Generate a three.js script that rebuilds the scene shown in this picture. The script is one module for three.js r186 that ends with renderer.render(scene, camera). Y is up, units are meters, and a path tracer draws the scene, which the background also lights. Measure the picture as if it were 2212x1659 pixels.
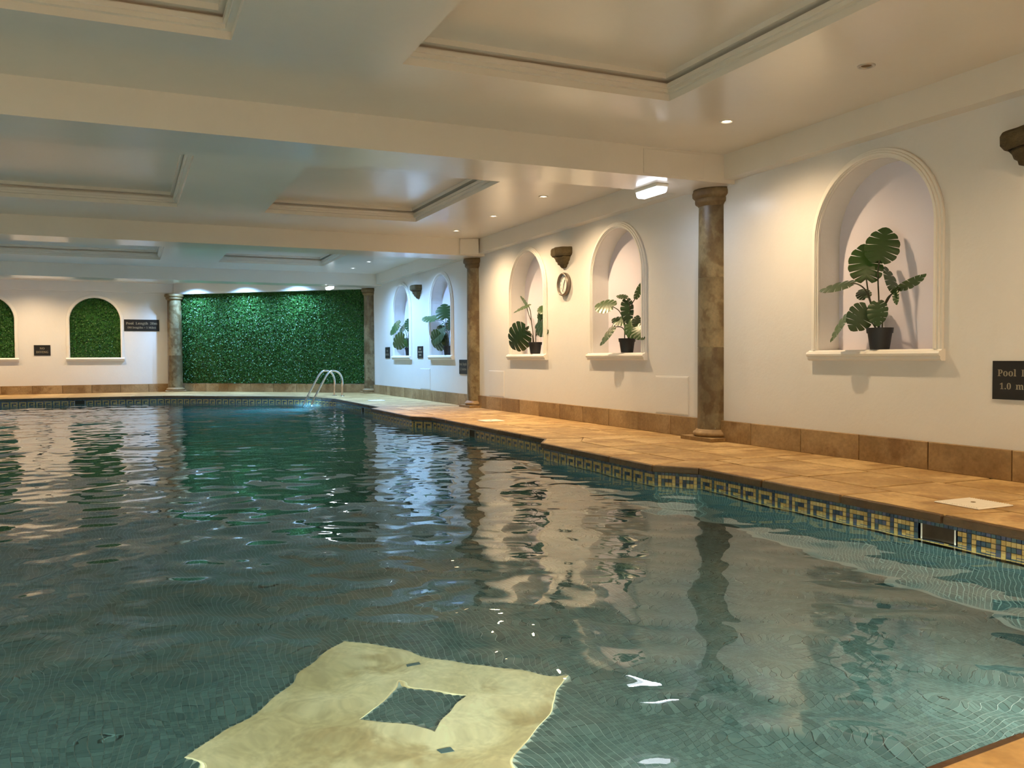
import * as THREE from 'three';
import { mergeGeometries } from 'three/addons/utils/BufferGeometryUtils.js';
import { RectAreaLightUniformsLib } from 'three/addons/lights/RectAreaLightUniformsLib.js';

// ---------------------------------------------------------------- camera, light, exposure
// x to the right wall, y up, z towards the viewer; depths below are d = -z; the pool deck is y = 0
RectAreaLightUniformsLib.init();
const scene = new THREE.Scene();
scene.background = new THREE.Color(0x000000);
const EYE = 0.78, FOCAL = 1853.4, YAW = 0.4205, PITCH = -0.0314, ROLL = -0.0054;
const camera = new THREE.PerspectiveCamera(2 * Math.atan(829.5 / FOCAL) * 180 / Math.PI, 2212 / 1659, 0.05, 100);
{
  const F = new THREE.Vector3(Math.sin(YAW), 0, -Math.cos(YAW)), R = new THREE.Vector3(Math.cos(YAW), 0, Math.sin(YAW)), U = new THREE.Vector3(0, 1, 0);
  const F1 = F.clone().multiplyScalar(Math.cos(PITCH)).addScaledVector(U, Math.sin(PITCH));
  const U1 = U.clone().multiplyScalar(Math.cos(PITCH)).addScaledVector(F, -Math.sin(PITCH));
  const R2 = R.clone().multiplyScalar(Math.cos(ROLL)).addScaledVector(U1, Math.sin(ROLL));
  const U2 = U1.clone().multiplyScalar(Math.cos(ROLL)).addScaledVector(R, -Math.sin(ROLL));
  camera.position.set(0, EYE, 0);
  camera.quaternion.setFromRotationMatrix(new THREE.Matrix4().makeBasis(R2, U2, F1.clone().negate()));
  camera.updateMatrixWorld();
}
const renderer = new THREE.WebGLRenderer({ antialias: true });
renderer.toneMapping = THREE.LinearToneMapping;
renderer.toneMappingExposure = 1.0;
renderer.shadowMap.enabled = true;
const WARM = new THREE.Color().setRGB(1.0, 0.70, 0.39), COOL = new THREE.Color().setRGB(0.31, 0.60, 1.0), AQUA = new THREE.Color().setRGB(1.0, 0.88, 0.70);
const WARM_POWER = 10.8, COOL_POWER = 23, POOL_POWER = 960;

// ---------------------------------------------------------------- helpers
let seed = 20240611;
const rnd = () => { seed = (seed * 1664525 + 1013904223) >>> 0; return seed / 4294967296; };
const rr = (a, b) => a + (b - a) * rnd();
const V = (x, y, d) => new THREE.Vector3(x, y, -d);
const taken = {};
function numbered(name) { const n = taken[name] = (taken[name] ?? -1) + 1; return n ? `${name}_${String(n).padStart(3, '0')}` : name; }
function tag(o, label, category, group, kind) {
  if (label) o.userData.label = label;
  if (category) o.userData.category = category;
  if (group) o.userData.group = group;
  if (kind) o.userData.kind = kind;
  return o;
}
function shade(o) { o.castShadow = true; o.receiveShadow = true; return o; }
function mesh(name, geo, mat, parent) {
  const m = shade(new THREE.Mesh(Array.isArray(geo) ? (geo.length > 1 ? mergeGeometries(geo.map(g => g.index ? g.toNonIndexed() : g)) : geo[0]) : geo, mat));
  m.name = parent ? name : numbered(name);
  (parent || scene).add(m);
  return m;
}
function thing(name, label, category, p = [0, 0, 0], turn = 0, group) {
  const o = new THREE.Group(); o.name = numbered(name); scene.add(o);
  o.position.set(...p); o.rotation.y = turn;
  return tag(o, label, category, group);
}
function struct(name, geo, mat, label, category) {
  const o = mesh(name, geo, mat);
  return tag(o, label, category, null, 'structure');
}
function metreUV(g, ox = 0, oy = 0) {            // uv in metres by the main direction of each vertex normal
  const p = g.attributes.position, n = g.attributes.normal, uv = new Float32Array(p.count * 2);
  for (let i = 0; i < p.count; i++) {
    const ax = Math.abs(n.getX(i)), ay = Math.abs(n.getY(i)), az = Math.abs(n.getZ(i));
    const [u, v] = ay >= ax && ay >= az ? [p.getX(i), p.getZ(i)] : ax >= az ? [p.getZ(i), p.getY(i)] : [p.getX(i), p.getY(i)];
    uv[2 * i] = u + ox; uv[2 * i + 1] = v + oy;
  }
  g.setAttribute('uv', new THREE.BufferAttribute(uv, 2));
  return g;
}
function box(x0, x1, y0, y1, d0, d1) {           // an axis-aligned box between depths d0 < d1
  const g = new THREE.BoxGeometry(x1 - x0, y1 - y0, d1 - d0);
  g.translate((x0 + x1) / 2, (y0 + y1) / 2, -(d0 + d1) / 2);
  return metreUV(g);
}
function bbox(w, h, dep, b = 0.006) {            // a chamfered block centred on the origin
  const s = new THREE.Shape([[-w / 2, -h / 2], [w / 2, -h / 2], [w / 2, h / 2], [-w / 2, h / 2]].map(p => new THREE.Vector2(...p)));
  const g = new THREE.ExtrudeGeometry(s, { depth: dep - 2 * b, bevelEnabled: true, bevelThickness: b, bevelSize: b, bevelOffset: -b, bevelSegments: 1 });
  g.translate(0, 0, -dep / 2 + b);
  return metreUV(g);
}
function plan(points, y0, y1, bevel = 0, holes = [], ox = 0, oy = 0) {  // an outline in (x, d) raised from y0 to y1
  const s = new THREE.Shape(points.map(p => new THREE.Vector2(p[0], p[1])));
  for (const h of holes) s.holes.push(new THREE.Path(h.map(p => new THREE.Vector2(p[0], p[1]))));
  const g = new THREE.ExtrudeGeometry(s, bevel ? { depth: y1 - y0 - 2 * bevel, bevelEnabled: true, bevelThickness: bevel, bevelSize: bevel, bevelOffset: -bevel, bevelSegments: 2 } : { depth: y1 - y0, bevelEnabled: false });
  g.rotateX(-Math.PI / 2); g.translate(0, y0 + bevel, 0);
  return metreUV(g, ox, oy);
}

// ---------------------------------------------------------------- computed textures
function lattice(period, s) {
  let q = (s * 2654435761) >>> 0; const a = new Float32Array(period * period);
  for (let i = 0; i < a.length; i++) { q = (q * 1664525 + 1013904223) >>> 0; a[i] = q / 4294967296; }
  return (u, v) => {
    const x = u * period, y = v * period, i = Math.floor(x), j = Math.floor(y), fx = x - i, fy = y - j;
    const sx = fx * fx * (3 - 2 * fx), sy = fy * fy * (3 - 2 * fy), m = k => ((k % period) + period) % period;
    const i0 = m(i), i1 = m(i + 1), j0 = m(j) * period, j1 = m(j + 1) * period;
    return (a[j0 + i0] * (1 - sx) + a[j0 + i1] * sx) * (1 - sy) + (a[j1 + i0] * (1 - sx) + a[j1 + i1] * sx) * sy;
  };
}
function fbm(base, octaves, s) {
  const L = []; for (let o = 0; o < octaves; o++) L.push(lattice(base << o, s + o * 17));
  return (u, v) => { let t = 0, w = 0.5, n = 0; for (const l of L) { t += l(u, v) * w; n += w; w *= 0.55; } return t / n; };
}
function texture(size, f, metres, srgb = true) {   // f(u, v) -> [r, g, b] 0..1 or a number
  const data = new Uint8Array(size * size * 4);
  for (let j = 0; j < size; j++) for (let i = 0; i < size; i++) {
    const c = f((i + 0.5) / size, (j + 0.5) / size), k = (j * size + i) * 4;
    for (let q = 0; q < 3; q++) data[k + q] = Math.max(0, Math.min(255, Math.round(255 * (typeof c === 'number' ? c : c[q]))));
    data[k + 3] = 255;
  }
  const t = new THREE.DataTexture(data, size, size);
  t.wrapS = t.wrapT = THREE.RepeatWrapping; t.magFilter = THREE.LinearFilter; t.minFilter = THREE.LinearMipmapLinearFilter; t.generateMipmaps = true;
  if (srgb) t.colorSpace = THREE.SRGBColorSpace;
  t.repeat.set(1 / metres, 1 / metres); t.needsUpdate = true;
  return t;
}
const mix = (a, b, t) => a.map((x, i) => x + (b[i] - x) * t);
const clamp01 = t => Math.max(0, Math.min(1, t)), step = (a, b, t) => { t = clamp01((t - a) / (b - a)); return t * t * (3 - 2 * t); };
const nA = fbm(4, 6, 1), nB = fbm(6, 6, 2), nC = fbm(24, 4, 3), nD = fbm(3, 5, 4), nE = fbm(64, 3, 5);
const sandstoneMap = texture(512, (u, v) => { const a = nA(u, v), g = nE(u, v), c = nC(v, u); let q = mix([0.80, 0.73, 0.60], [0.97, 0.92, 0.82], step(0.3, 0.7, a)); q = mix(q, [0.66, 0.55, 0.40], 0.55 * step(0.56, 0.74, nB(u, v))); return q.map(x => x * (0.86 + 0.2 * g + 0.08 * c)); }, 1.3);
const sandstoneBump = texture(512, (u, v) => 0.5 * nE(u, v) + 0.3 * nC(u, v) + 0.2 * nA(u, v), 1.3, false);
const columnMap = texture(512, (u, v) => {
  const w = nD(u, v) * 0.9, k = Math.abs(Math.sin(9 * (u + 0.55 * nB(u, v) + 0.35 * v + w)));
  let q = mix([0.46, 0.40, 0.29], [0.64, 0.58, 0.46], step(0.25, 0.75, nA(v, u)));
  q = mix(q, [0.36, 0.27, 0.15], 0.55 * step(0.45, 1.0, k)); q = mix(q, [0.62, 0.59, 0.50], 0.45 * step(0.6, 0.72, nB(v, u)));
  return q.map(x => x * (0.88 + 0.2 * nE(u, v)));
}, 1);
const paintBump = texture(512, (u, v) => 0.6 * nC(u, v) + 0.4 * nE(u, v), 0.9, false);
const rollerBump = texture(512, (u, v) => 0.55 * nA(u, v) + 0.45 * nC(u, v), 2.2, false);
const paintMap = texture(256, (u, v) => 0.945 + 0.05 * nA(u, v), 2.7);
const TILE = 0.025;
const floorTint = []; for (let i = 0; i < 4096; i++) floorTint.push(rnd());
const mosaicMap = texture(1024, (u, v) => {
  const x = u * 64, y = v * 64, fx = x % 1, fy = y % 1;
  if (fx < 0.12 || fy < 0.12) return [0.52, 0.57, 0.55];
  const q = floorTint[(Math.floor(y) * 64 + Math.floor(x)) % 4096];
  return mix([0.205, 0.28, 0.28], [0.27, 0.345, 0.34], q);
}, 64 * TILE);
const mosaicBump = texture(1024, (u, v) => ((u * 64) % 1 < 0.12 || (v * 64) % 1 < 0.12) ? 0 : 1, 64 * TILE, false);
function printed(w, h, bg, draw) {                 // flat print, w x h pixels
  const c = document.createElement('canvas'); c.width = w; c.height = h;
  const x = c.getContext('2d'); x.fillStyle = bg; x.fillRect(0, 0, w, h); draw(x);
  const t = new THREE.CanvasTexture(c); t.colorSpace = THREE.SRGBColorSpace; return t;
}

// ---------------------------------------------------------------- materials
const std = (o) => new THREE.MeshPhysicalMaterial(o);
const lin = (r, g, b) => new THREE.Color().setRGB(r, g, b);
const M = {
  wall: std({ color: lin(0.80, 0.785, 0.77), map: paintMap, roughness: 0.42, bumpMap: paintBump, bumpScale: 0.0012, clearcoat: 0.25, clearcoatRoughness: 0.22 }),
  ceiling: std({ color: lin(0.81, 0.76, 0.69), map: paintMap, roughness: 0.34, bumpMap: rollerBump, bumpScale: 0.0022, clearcoat: 0.6, clearcoatRoughness: 0.16 }),
  trim: std({ color: lin(0.82, 0.80, 0.77), roughness: 0.4 }),
  lilac: std({ color: lin(0.75, 0.715, 0.83), roughness: 0.6, bumpMap: paintBump, bumpScale: 0.001 }),
  mortar: std({ color: lin(0.05, 0.033, 0.018), map: sandstoneMap, roughness: 0.9 }),
  column: std({ color: lin(0.68, 0.66, 0.60), map: columnMap, roughness: 0.42, bumpMap: sandstoneBump, bumpScale: 0.002 }),
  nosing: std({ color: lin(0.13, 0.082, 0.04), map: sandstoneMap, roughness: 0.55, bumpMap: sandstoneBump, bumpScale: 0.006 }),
  capital: std({ color: lin(0.22, 0.17, 0.10), map: sandstoneMap, roughness: 0.6, bumpMap: sandstoneBump, bumpScale: 0.003 }),
  corbel: std({ color: lin(0.12, 0.10, 0.055), map: sandstoneMap, roughness: 0.9, bumpMap: sandstoneBump, bumpScale: 0.008 }),
  grout: std({ color: lin(0.58, 0.57, 0.50), roughness: 0.8 }),
  floorGrout: std({ color: lin(0.27, 0.32, 0.31), roughness: 0.8 }),
  poolTile: std({ color: lin(0.9, 0.95, 0.95), map: mosaicMap, roughness: 0.3, bumpMap: mosaicBump, bumpScale: 0.001 }),
  tile: std({ color: lin(1, 1, 1), roughness: 0.22 }),
  cream: std({ color: lin(0.60, 0.56, 0.47), map: sandstoneMap, roughness: 0.5 }),
  inlayDark: std({ color: lin(0.06, 0.10, 0.11), roughness: 0.4 }),
  plastic: std({ color: lin(0.82, 0.80, 0.74), roughness: 0.45 }),
  pocket: std({ color: lin(0.17, 0.115, 0.055), roughness: 0.8 }),
  chrome: std({ color: lin(0.78, 0.78, 0.78), metalness: 1, roughness: 0.14 }),
  steel: std({ color: lin(0.55, 0.54, 0.52), metalness: 1, roughness: 0.3 }),
  clockRim: std({ color: lin(0.22, 0.19, 0.165), metalness: 0.7, roughness: 0.4 }),
  pot: std({ color: lin(0.010, 0.010, 0.012), roughness: 0.55 }),
  soil: std({ color: lin(0.03, 0.02, 0.012), roughness: 1 }),
  stem: std({ color: lin(0.030, 0.030, 0.012), roughness: 0.6 }),
  hedgeBack: std({ color: lin(0.027, 0.113, 0.020), roughness: 1 }),
  hedgeLeaf: std({ color: lin(1, 1, 1), roughness: 0.42, side: THREE.DoubleSide }),
  black: std({ color: lin(0.006, 0.006, 0.007), roughness: 0.4 }),
  water: std({ color: lin(1, 1, 1), roughness: 0, transmission: 1, thickness: 1, ior: 1.33, attenuationColor: lin(0.25, 0.70, 0.80), attenuationDistance: 10 }),
};
const stoneTints = [[0.64, 0.495, 0.285], [0.67, 0.52, 0.31], [0.60, 0.46, 0.26], [0.64, 0.485, 0.27]];
M.slabs = stoneTints.map(c => std({ color: lin(...c), map: sandstoneMap, roughness: 0.62, bumpMap: sandstoneBump, bumpScale: 0.004 }));
M.skirts = [[0.41, 0.315, 0.20], [0.43, 0.33, 0.21], [0.395, 0.30, 0.19]].map(c => std({ color: lin(...c), map: sandstoneMap, roughness: 0.6, bumpMap: sandstoneBump, bumpScale: 0.003 }));
M.leaves = [[0.022, 0.062, 0.011], [0.028, 0.078, 0.013], [0.017, 0.046, 0.010]].map(c => std({ color: lin(...c), roughness: 0.36, side: THREE.DoubleSide, clearcoat: 0.3, clearcoatRoughness: 0.3 }));
const glow = (c, k) => std({ color: lin(0.9, 0.9, 0.9), emissive: c, emissiveIntensity: k, roughness: 0.5 });
M.glowWarm = glow(lin(1, 0.82, 0.55), 9); M.glowCool = glow(lin(0.85, 0.93, 1), 9); M.glowTube = glow(lin(0.85, 0.90, 1.0), 6); M.glowPool = glow(lin(0.8, 0.95, 1), 3);

// ---------------------------------------------------------------- the plan: pool outline and room
const CX = -1.76, WATER = -0.14, CEIL = 2.56, BEAM = 2.31, XW = 4.97, DB = 22.1, DN = -1.6;
const rightEdge = [[1.34, 1.15], [1.69, 1.18], [2.5, 1.35], [3.62, 2.3], [3.62, 4.92], [3.42, 5.2], [3.42, 7.02], [3.62, 7.34], [3.62, 10.7], [3.42, 11.0], [3.42, 13.0], [3.62, 13.3], [3.62, 16.5], [3.35, 17.55], [2.75, 18.15], [0.65, 19.68]];
const outline = [[CX, 1.12], ...rightEdge, [CX, 19.72], ...rightEdge.slice().reverse().map(([x, d]) => [2 * CX - x, d])];
function offset(poly, k) {                          // outward for this outline's winding
  return poly.map((p, i) => {
    const a = poly[(i + poly.length - 1) % poly.length], b = poly[(i + 1) % poly.length];
    const e1 = [p[0] - a[0], p[1] - a[1]], e2 = [b[0] - p[0], b[1] - p[1]], l1 = Math.hypot(...e1), l2 = Math.hypot(...e2);
    const n1 = [e1[1] / l1, -e1[0] / l1], n2 = [e2[1] / l2, -e2[0] / l2], m = [n1[0] + n2[0], n1[1] + n2[1]], q = 1 + n1[0] * n2[0] + n1[1] * n2[1];
    return [p[0] + k * m[0] / q, p[1] + k * m[1] / q];
  });
}
const COPE = 0.36, face = offset(outline, 0.033), back = offset(outline, COPE);
const XL = 2 * CX - XW;
const diagA = [1.15, DB], diagB = [XW, 18.85];
const room = (e) => [[XL - e, DN - e], [XW + e, DN - e], [XW + e, diagB[1] + e * 0.4], [diagA[0] + e * 0.4, DB + e], [2 * CX - diagA[0] - e * 0.4, DB + e], [XL - e, diagB[1] + e * 0.4]];
function edgeX(d, P = [[CX, 1.12], ...rightEdge, [CX, 19.72]]) {   // right edge of the pool at depth d
  for (let i = 0; i + 1 < P.length; i++) if (d >= P[i][1] && d <= P[i + 1][1] && P[i + 1][1] > P[i][1]) return P[i][0] + (P[i + 1][0] - P[i][0]) * (d - P[i][1]) / (P[i + 1][1] - P[i][1]);
  return CX;
}

// ---------------------------------------------------------------- floor: bed, coping stones, paving slabs
const floor = struct('floor', plan(room(0.2), -0.30, -0.007, 0, [face]), M.mortar, 'sandstone paved pool deck around the pool', 'floor');
{
  // coping stones along the pool
  const N = outline.length;
  for (let i = 0; i < N; i++) {
    const a = outline[i], b = outline[(i + 1) % N], qa = back[i], qb = back[(i + 1) % N], len = Math.hypot(b[0] - a[0], b[1] - a[1]), seen = a[0] > CX - 1.5 || b[0] > CX - 1.5;
    const n = Math.max(1, Math.round(len / (seen ? 0.6 : 1.6)));
    for (let k = 0; k < n; k++) {
      const s = k / n + (k ? 0.009 / len : 0.001), t = (k + 1) / n - 0.009 / len, L = (p, q, w) => [p[0] + (q[0] - p[0]) * w, p[1] + (q[1] - p[1]) * w];
      const dep = Math.max(COPE, Math.hypot(qa[0] - a[0], qa[1] - a[1])), w = 0.022 / dep, as = L(a, b, s), at = L(a, b, t), qs = L(qa, qb, s), qt = L(qa, qb, t);
      const stone = mesh('coping_stone', plan([L(as, qs, w), L(at, qt, w), qt, qs], -0.045, rr(-0.0015, 0.0015), 0.006, [], rr(0, 1.3), rr(0, 1.3)), M.slabs[Math.floor(rnd() * 4)], floor);
      mesh('dark_nosing', plan([as, at, L(at, qt, w * 1.6), L(as, qs, w * 1.6)], -0.05, -0.004, 0.008, [], rr(0, 1.3), rr(0, 1.3)), M.nosing, stone);  // darker strip along the front edge of each coping stone
    }
  }
  // paving slabs of the right walkway
  const row = (x0, x1, d0, d1) => { let d = d0; while (d < d1 - 0.02) { let e = Math.min(d1, d + rr(0.5, 0.68)); if (d1 - e < 0.25) e = d1; mesh('paving_slab', plan([[x0 + 0.010, d + 0.010], [x1 - 0.010, d + 0.010], [x1 - 0.010, e - 0.010], [x0 + 0.010, e - 0.010]], -0.04, rr(-0.002, 0.001), 0.005, [], rr(0, 1.3), rr(0, 1.3)), M.slabs[Math.floor(rnd() * 4)], floor); d = e; } };
  for (const [d0, d1] of [[2.45, 4.95], [7.3, 10.72]]) { row(3.985, 4.52, d0, d1); row(4.52, XW, d0, d1); }
  for (const [d0, d1] of [[5.22, 7.0], [11.02, 12.98]]) { row(3.785, 4.24, d0, d1); row(4.24, XW, d0, d1); }
  for (const [d0, d1] of [[4.95, 5.22], [7.0, 7.3], [10.72, 11.02], [12.98, 13.25]]) { row(4.0, 4.52, d0, d1); row(4.52, XW, d0, d1); }
  // small fillers where the coping steps in and out
  for (let i = 0; i + 1 < outline.length; i++) { const a = outline[i], b = outline[i + 1], qa = back[i], qb = back[i + 1]; if (a[0] > 3.4 && b[0] > 3.4 && Math.abs(a[0] - b[0]) > 0.15 && a[1] < 13.1) mesh('paving_slab', plan([[qa[0] + 0.006, qa[1]], [3.995, qa[1]], [3.995, qb[1]], [qb[0] + 0.006, qb[1]]], -0.04, -0.001, 0.003), M.slabs[1], floor); }
  // the rest of the deck, too far or too much out of sight to tell its slabs apart
  const hole = back.map(p => p.slice()), keep = [];
  let done = false;
  for (const p of hole) { if (p[0] > 3.5 && p[1] > 2.2 && p[1] < 13.5) { if (!done) { keep.push([3.98, 2.45], [XW - 0.002, 2.45], [XW - 0.002, 13.25], [3.98, 13.25]); done = true; } } else keep.push(p); }
  mesh('paving_surface', plan(room(0.1), -0.05, -0.001, 0, [keep]), M.slabs[0], floor);
}

// ---------------------------------------------------------------- pool shell
const floorY = d => -1.14 - 0.02 * Math.max(0, d - 4);
const poolWall = struct('pool_wall', plan(offset(outline, 0.5), -1.9, -0.24, 0, [face]), M.poolTile, 'submerged mosaic walls of the pool', 'pool wall');
const poolFloor = struct('pool_floor', (() => {
  const o = [[2 * CX - 3.9, 0.9, -1.146], [3.9, 0.9, -1.146], [3.9, 4, -1.146], [2 * CX - 3.9, 4, -1.146], [2 * CX - 3.9, 20, floorY(20) - 0.006], [3.9, 20, floorY(20) - 0.006]];
  const g = new THREE.BufferGeometry(), P = [], U = [];
  const quad = (a, b, c, e) => { for (const k of [a, b, c, a, c, e]) { P.push(o[k][0], o[k][2], -o[k][1]); U.push(o[k][0], o[k][1]); } };
  quad(0, 1, 2, 3); quad(3, 2, 5, 4);
  g.setAttribute('position', new THREE.Float32BufferAttribute(P, 3)); g.setAttribute('uv', new THREE.Float32BufferAttribute(U, 2)); g.computeVertexNormals();
  const under = plan([[2 * CX - 3.9, 0.9], [3.9, 0.9], [3.9, 20], [2 * CX - 3.9, 20]], -1.9, -1.6);
  return [g, under];
})(), M.poolTile, 'teal mosaic floor of the pool under the water', 'pool floor');
const CREAM = [0.87, 3.02], HEART = [0.955, 3.06], HALF = 0.74, DARK = 0.21;   // a cream diamond with a dark heart, set into the floor
{
  const dm = (h, c) => [[c[0], c[1] - h], [c[0] + h, c[1]], [c[0], c[1] + h], [c[0] - h, c[1]]];
  mesh('cream_inlay', plan(dm(HALF, CREAM), -1.16, -1.134, 0.003, [dm(DARK, HEART)]), M.cream, poolFloor);
  mesh('drain_slot', plan([[1.02, 3.42], [1.09, 3.42], [1.09, 3.46], [1.02, 3.46]], -1.14, -1.131), M.inlayDark, poolFloor);
  mesh('drain_slot', plan([[0.95, 2.74], [0.99, 2.74], [0.99, 2.78], [0.95, 2.78]], -1.14, -1.131), M.inlayDark, poolFloor);
  // small floor tiles, where they can be told apart
  const bed = new THREE.BufferGeometry(), B = [[-1.42, 1.1], [3.66, 1.1], [3.66, 4], [-1.42, 4], [-1.42, 7.0], [3.66, 7.0]], bp = [];
  for (const k of [0, 1, 2, 0, 2, 3, 3, 2, 5, 3, 5, 4]) bp.push(B[k][0], floorY(B[k][1]) - 0.0025, -B[k][1]);
  bed.setAttribute('position', new THREE.Float32BufferAttribute(bp, 3)); bed.computeVertexNormals();
  mesh('grout_bed', bed, M.floorGrout, poolFloor);
  const g = new THREE.BoxGeometry(TILE - 0.0022, 0.006, TILE - 0.0022), spots = [];
  for (let x = -1.4; x < 3.62; x += TILE) for (let d = 1.16; d < 7; d += TILE) {
    if (x > edgeX(d) + 0.02) continue;
    if (Math.abs(x - CREAM[0]) + Math.abs(d - CREAM[1]) < HALF + 0.012 && Math.abs(x - HEART[0]) + Math.abs(d - HEART[1]) > DARK - 0.012) continue;
    spots.push([x, d]);
  }
  const im = new THREE.InstancedMesh(g, M.tile, spots.length), mt = new THREE.Matrix4(), c = new THREE.Color();
  spots.forEach(([x, d], i) => { mt.makeTranslation(x, floorY(d) - 0.003, -d); im.setMatrixAt(i, mt); const t = rnd(), w = rr(0.85, 1.15); c.setRGB((0.034 + 0.026 * t) * w, (0.064 + 0.036 * t) * w, (0.064 + 0.034 * t) * w); im.setColorAt(i, c); });
  im.name = 'floor_mosaic'; shade(im); im.userData.kind = 'stuff'; poolFloor.add(im);
}
// waterline band: backing, skimmer openings, mosaic tiles in a Greek key
const skimmerAt = [];                                // [edge index, distance along the edge]
const KEY = ['DDDDDD', 'DYYYYY', 'DYDDDY', 'DYDYYY', 'DYDYDD', 'DYDYYY', 'DYDDDD', 'YYYYYY'];
{
  const N = face.length, near = [], rest = [];
  const openings = [[[3.62, 2.3], 3.0], [[3.62, 7.34], 9.31], [[3.62, 13.3], 14.4]];
  let run = 0;
  for (let i = 0; i < N; i++) {
    const a = face[i], b = face[(i + 1) % N], len = Math.hypot(b[0] - a[0], b[1] - a[1]), u = [(b[0] - a[0]) / len, (b[1] - a[1]) / len], n = [u[1], -u[0]];
    const gaps = [];
    for (const [start, d] of openings) if (outline[i][0] === start[0] && outline[i][1] === start[1]) gaps.push(d - a[1]);
    if (outline[i][0] === 0.65 && outline[i][1] === 19.68) gaps.push(a[0] + 0.92);
    for (const s of gaps) skimmerAt.push({ p: [a[0] + u[0] * s, a[1] + u[1] * s], u, n });
    const cuts = [0, ...gaps.flatMap(s => [s - 0.1, s + 0.1]), len];
    const piece = (s, t, y0, y1) => plan([[a[0] + u[0] * s, a[1] + u[1] * s], [a[0] + u[0] * t, a[1] + u[1] * t], [a[0] + u[0] * t + n[0] * 0.2, a[1] + u[1] * t + n[1] * 0.2], [a[0] + u[0] * s + n[0] * 0.2, a[1] + u[1] * s + n[1] * 0.2]], y0, y1);
    const parts = [];
    for (let k = 0; k < cuts.length; k += 2) parts.push(piece(cuts[k], cuts[k + 1], -0.26, -0.04));
    for (const s of gaps) { parts.push(piece(s - 0.1, s + 0.1, -0.072, -0.04)); parts.push(piece(s - 0.1, s + 0.1, -0.26, -0.178)); }
    mesh('grout_bed', parts, M.grout, poolWall);
    const cols = Math.floor(len / TILE), turn = Math.atan2(u[1], u[0]);
    for (let c = 0; c < cols; c++) {
      const s = (c + 0.5) * len / cols, x = a[0] + u[0] * s - n[0] * 0.001, d = a[1] + u[1] * s - n[1] * 0.001;
      for (let r = 0; r < 8; r++) {
        const y = -0.0475 - (r + 0.5) * TILE;
        if (gaps.some(q => Math.abs(q - s) < 0.118) && y < -0.06 && y > -0.19) continue;
        const dark = KEY[r][5 - (run + c) % 6] === 'D';
        ((x > 3 && d > 2.45 && d < 4.0 && r < 5) ? near : rest).push([x, y, d, turn, dark]);
      }
    }
    run += cols;
  }
  const g = new THREE.BoxGeometry(TILE - 0.0028, TILE - 0.0028, 0.006);
  const darks = [[0.035, 0.055, 0.085], [0.05, 0.085, 0.12], [0.065, 0.105, 0.11], [0.08, 0.085, 0.13]], yellows = [[0.50, 0.34, 0.12], [0.54, 0.38, 0.15], [0.45, 0.29, 0.095]];
  const paints = new Map(), paint = c => { const k = c.join(); if (!paints.has(k)) paints.set(k, std({ color: lin(...c), roughness: 0.22 })); return paints.get(k); };
  const pick = dark => dark ? darks[Math.floor(rnd() * 4)] : yellows[Math.floor(rnd() * 3)];
  near.sort((p, q) => p[2] - q[2]);
  while (near.length > 300) rest.push(near.pop());
  for (const [x, y, d, turn, dark] of near) { const m = mesh('mosaic_tile', g, paint(pick(dark)), poolWall); m.position.set(x, y, -d); m.rotation.y = turn; }
  const im = new THREE.InstancedMesh(g, M.tile, rest.length), mt = new THREE.Matrix4(), q = new THREE.Quaternion(), one = new THREE.Vector3(1, 1, 1), up = new THREE.Vector3(0, 1, 0), c = new THREE.Color();
  rest.forEach(([x, y, d, turn, dark], i) => { mt.compose(new THREE.Vector3(x, y, -d), q.setFromAxisAngle(up, turn), one); im.setMatrixAt(i, mt); c.setRGB(...pick(dark)); im.setColorAt(i, c); });
  im.name = 'waterline_mosaic'; shade(im); im.userData.kind = 'stuff'; poolWall.add(im);
}
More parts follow.
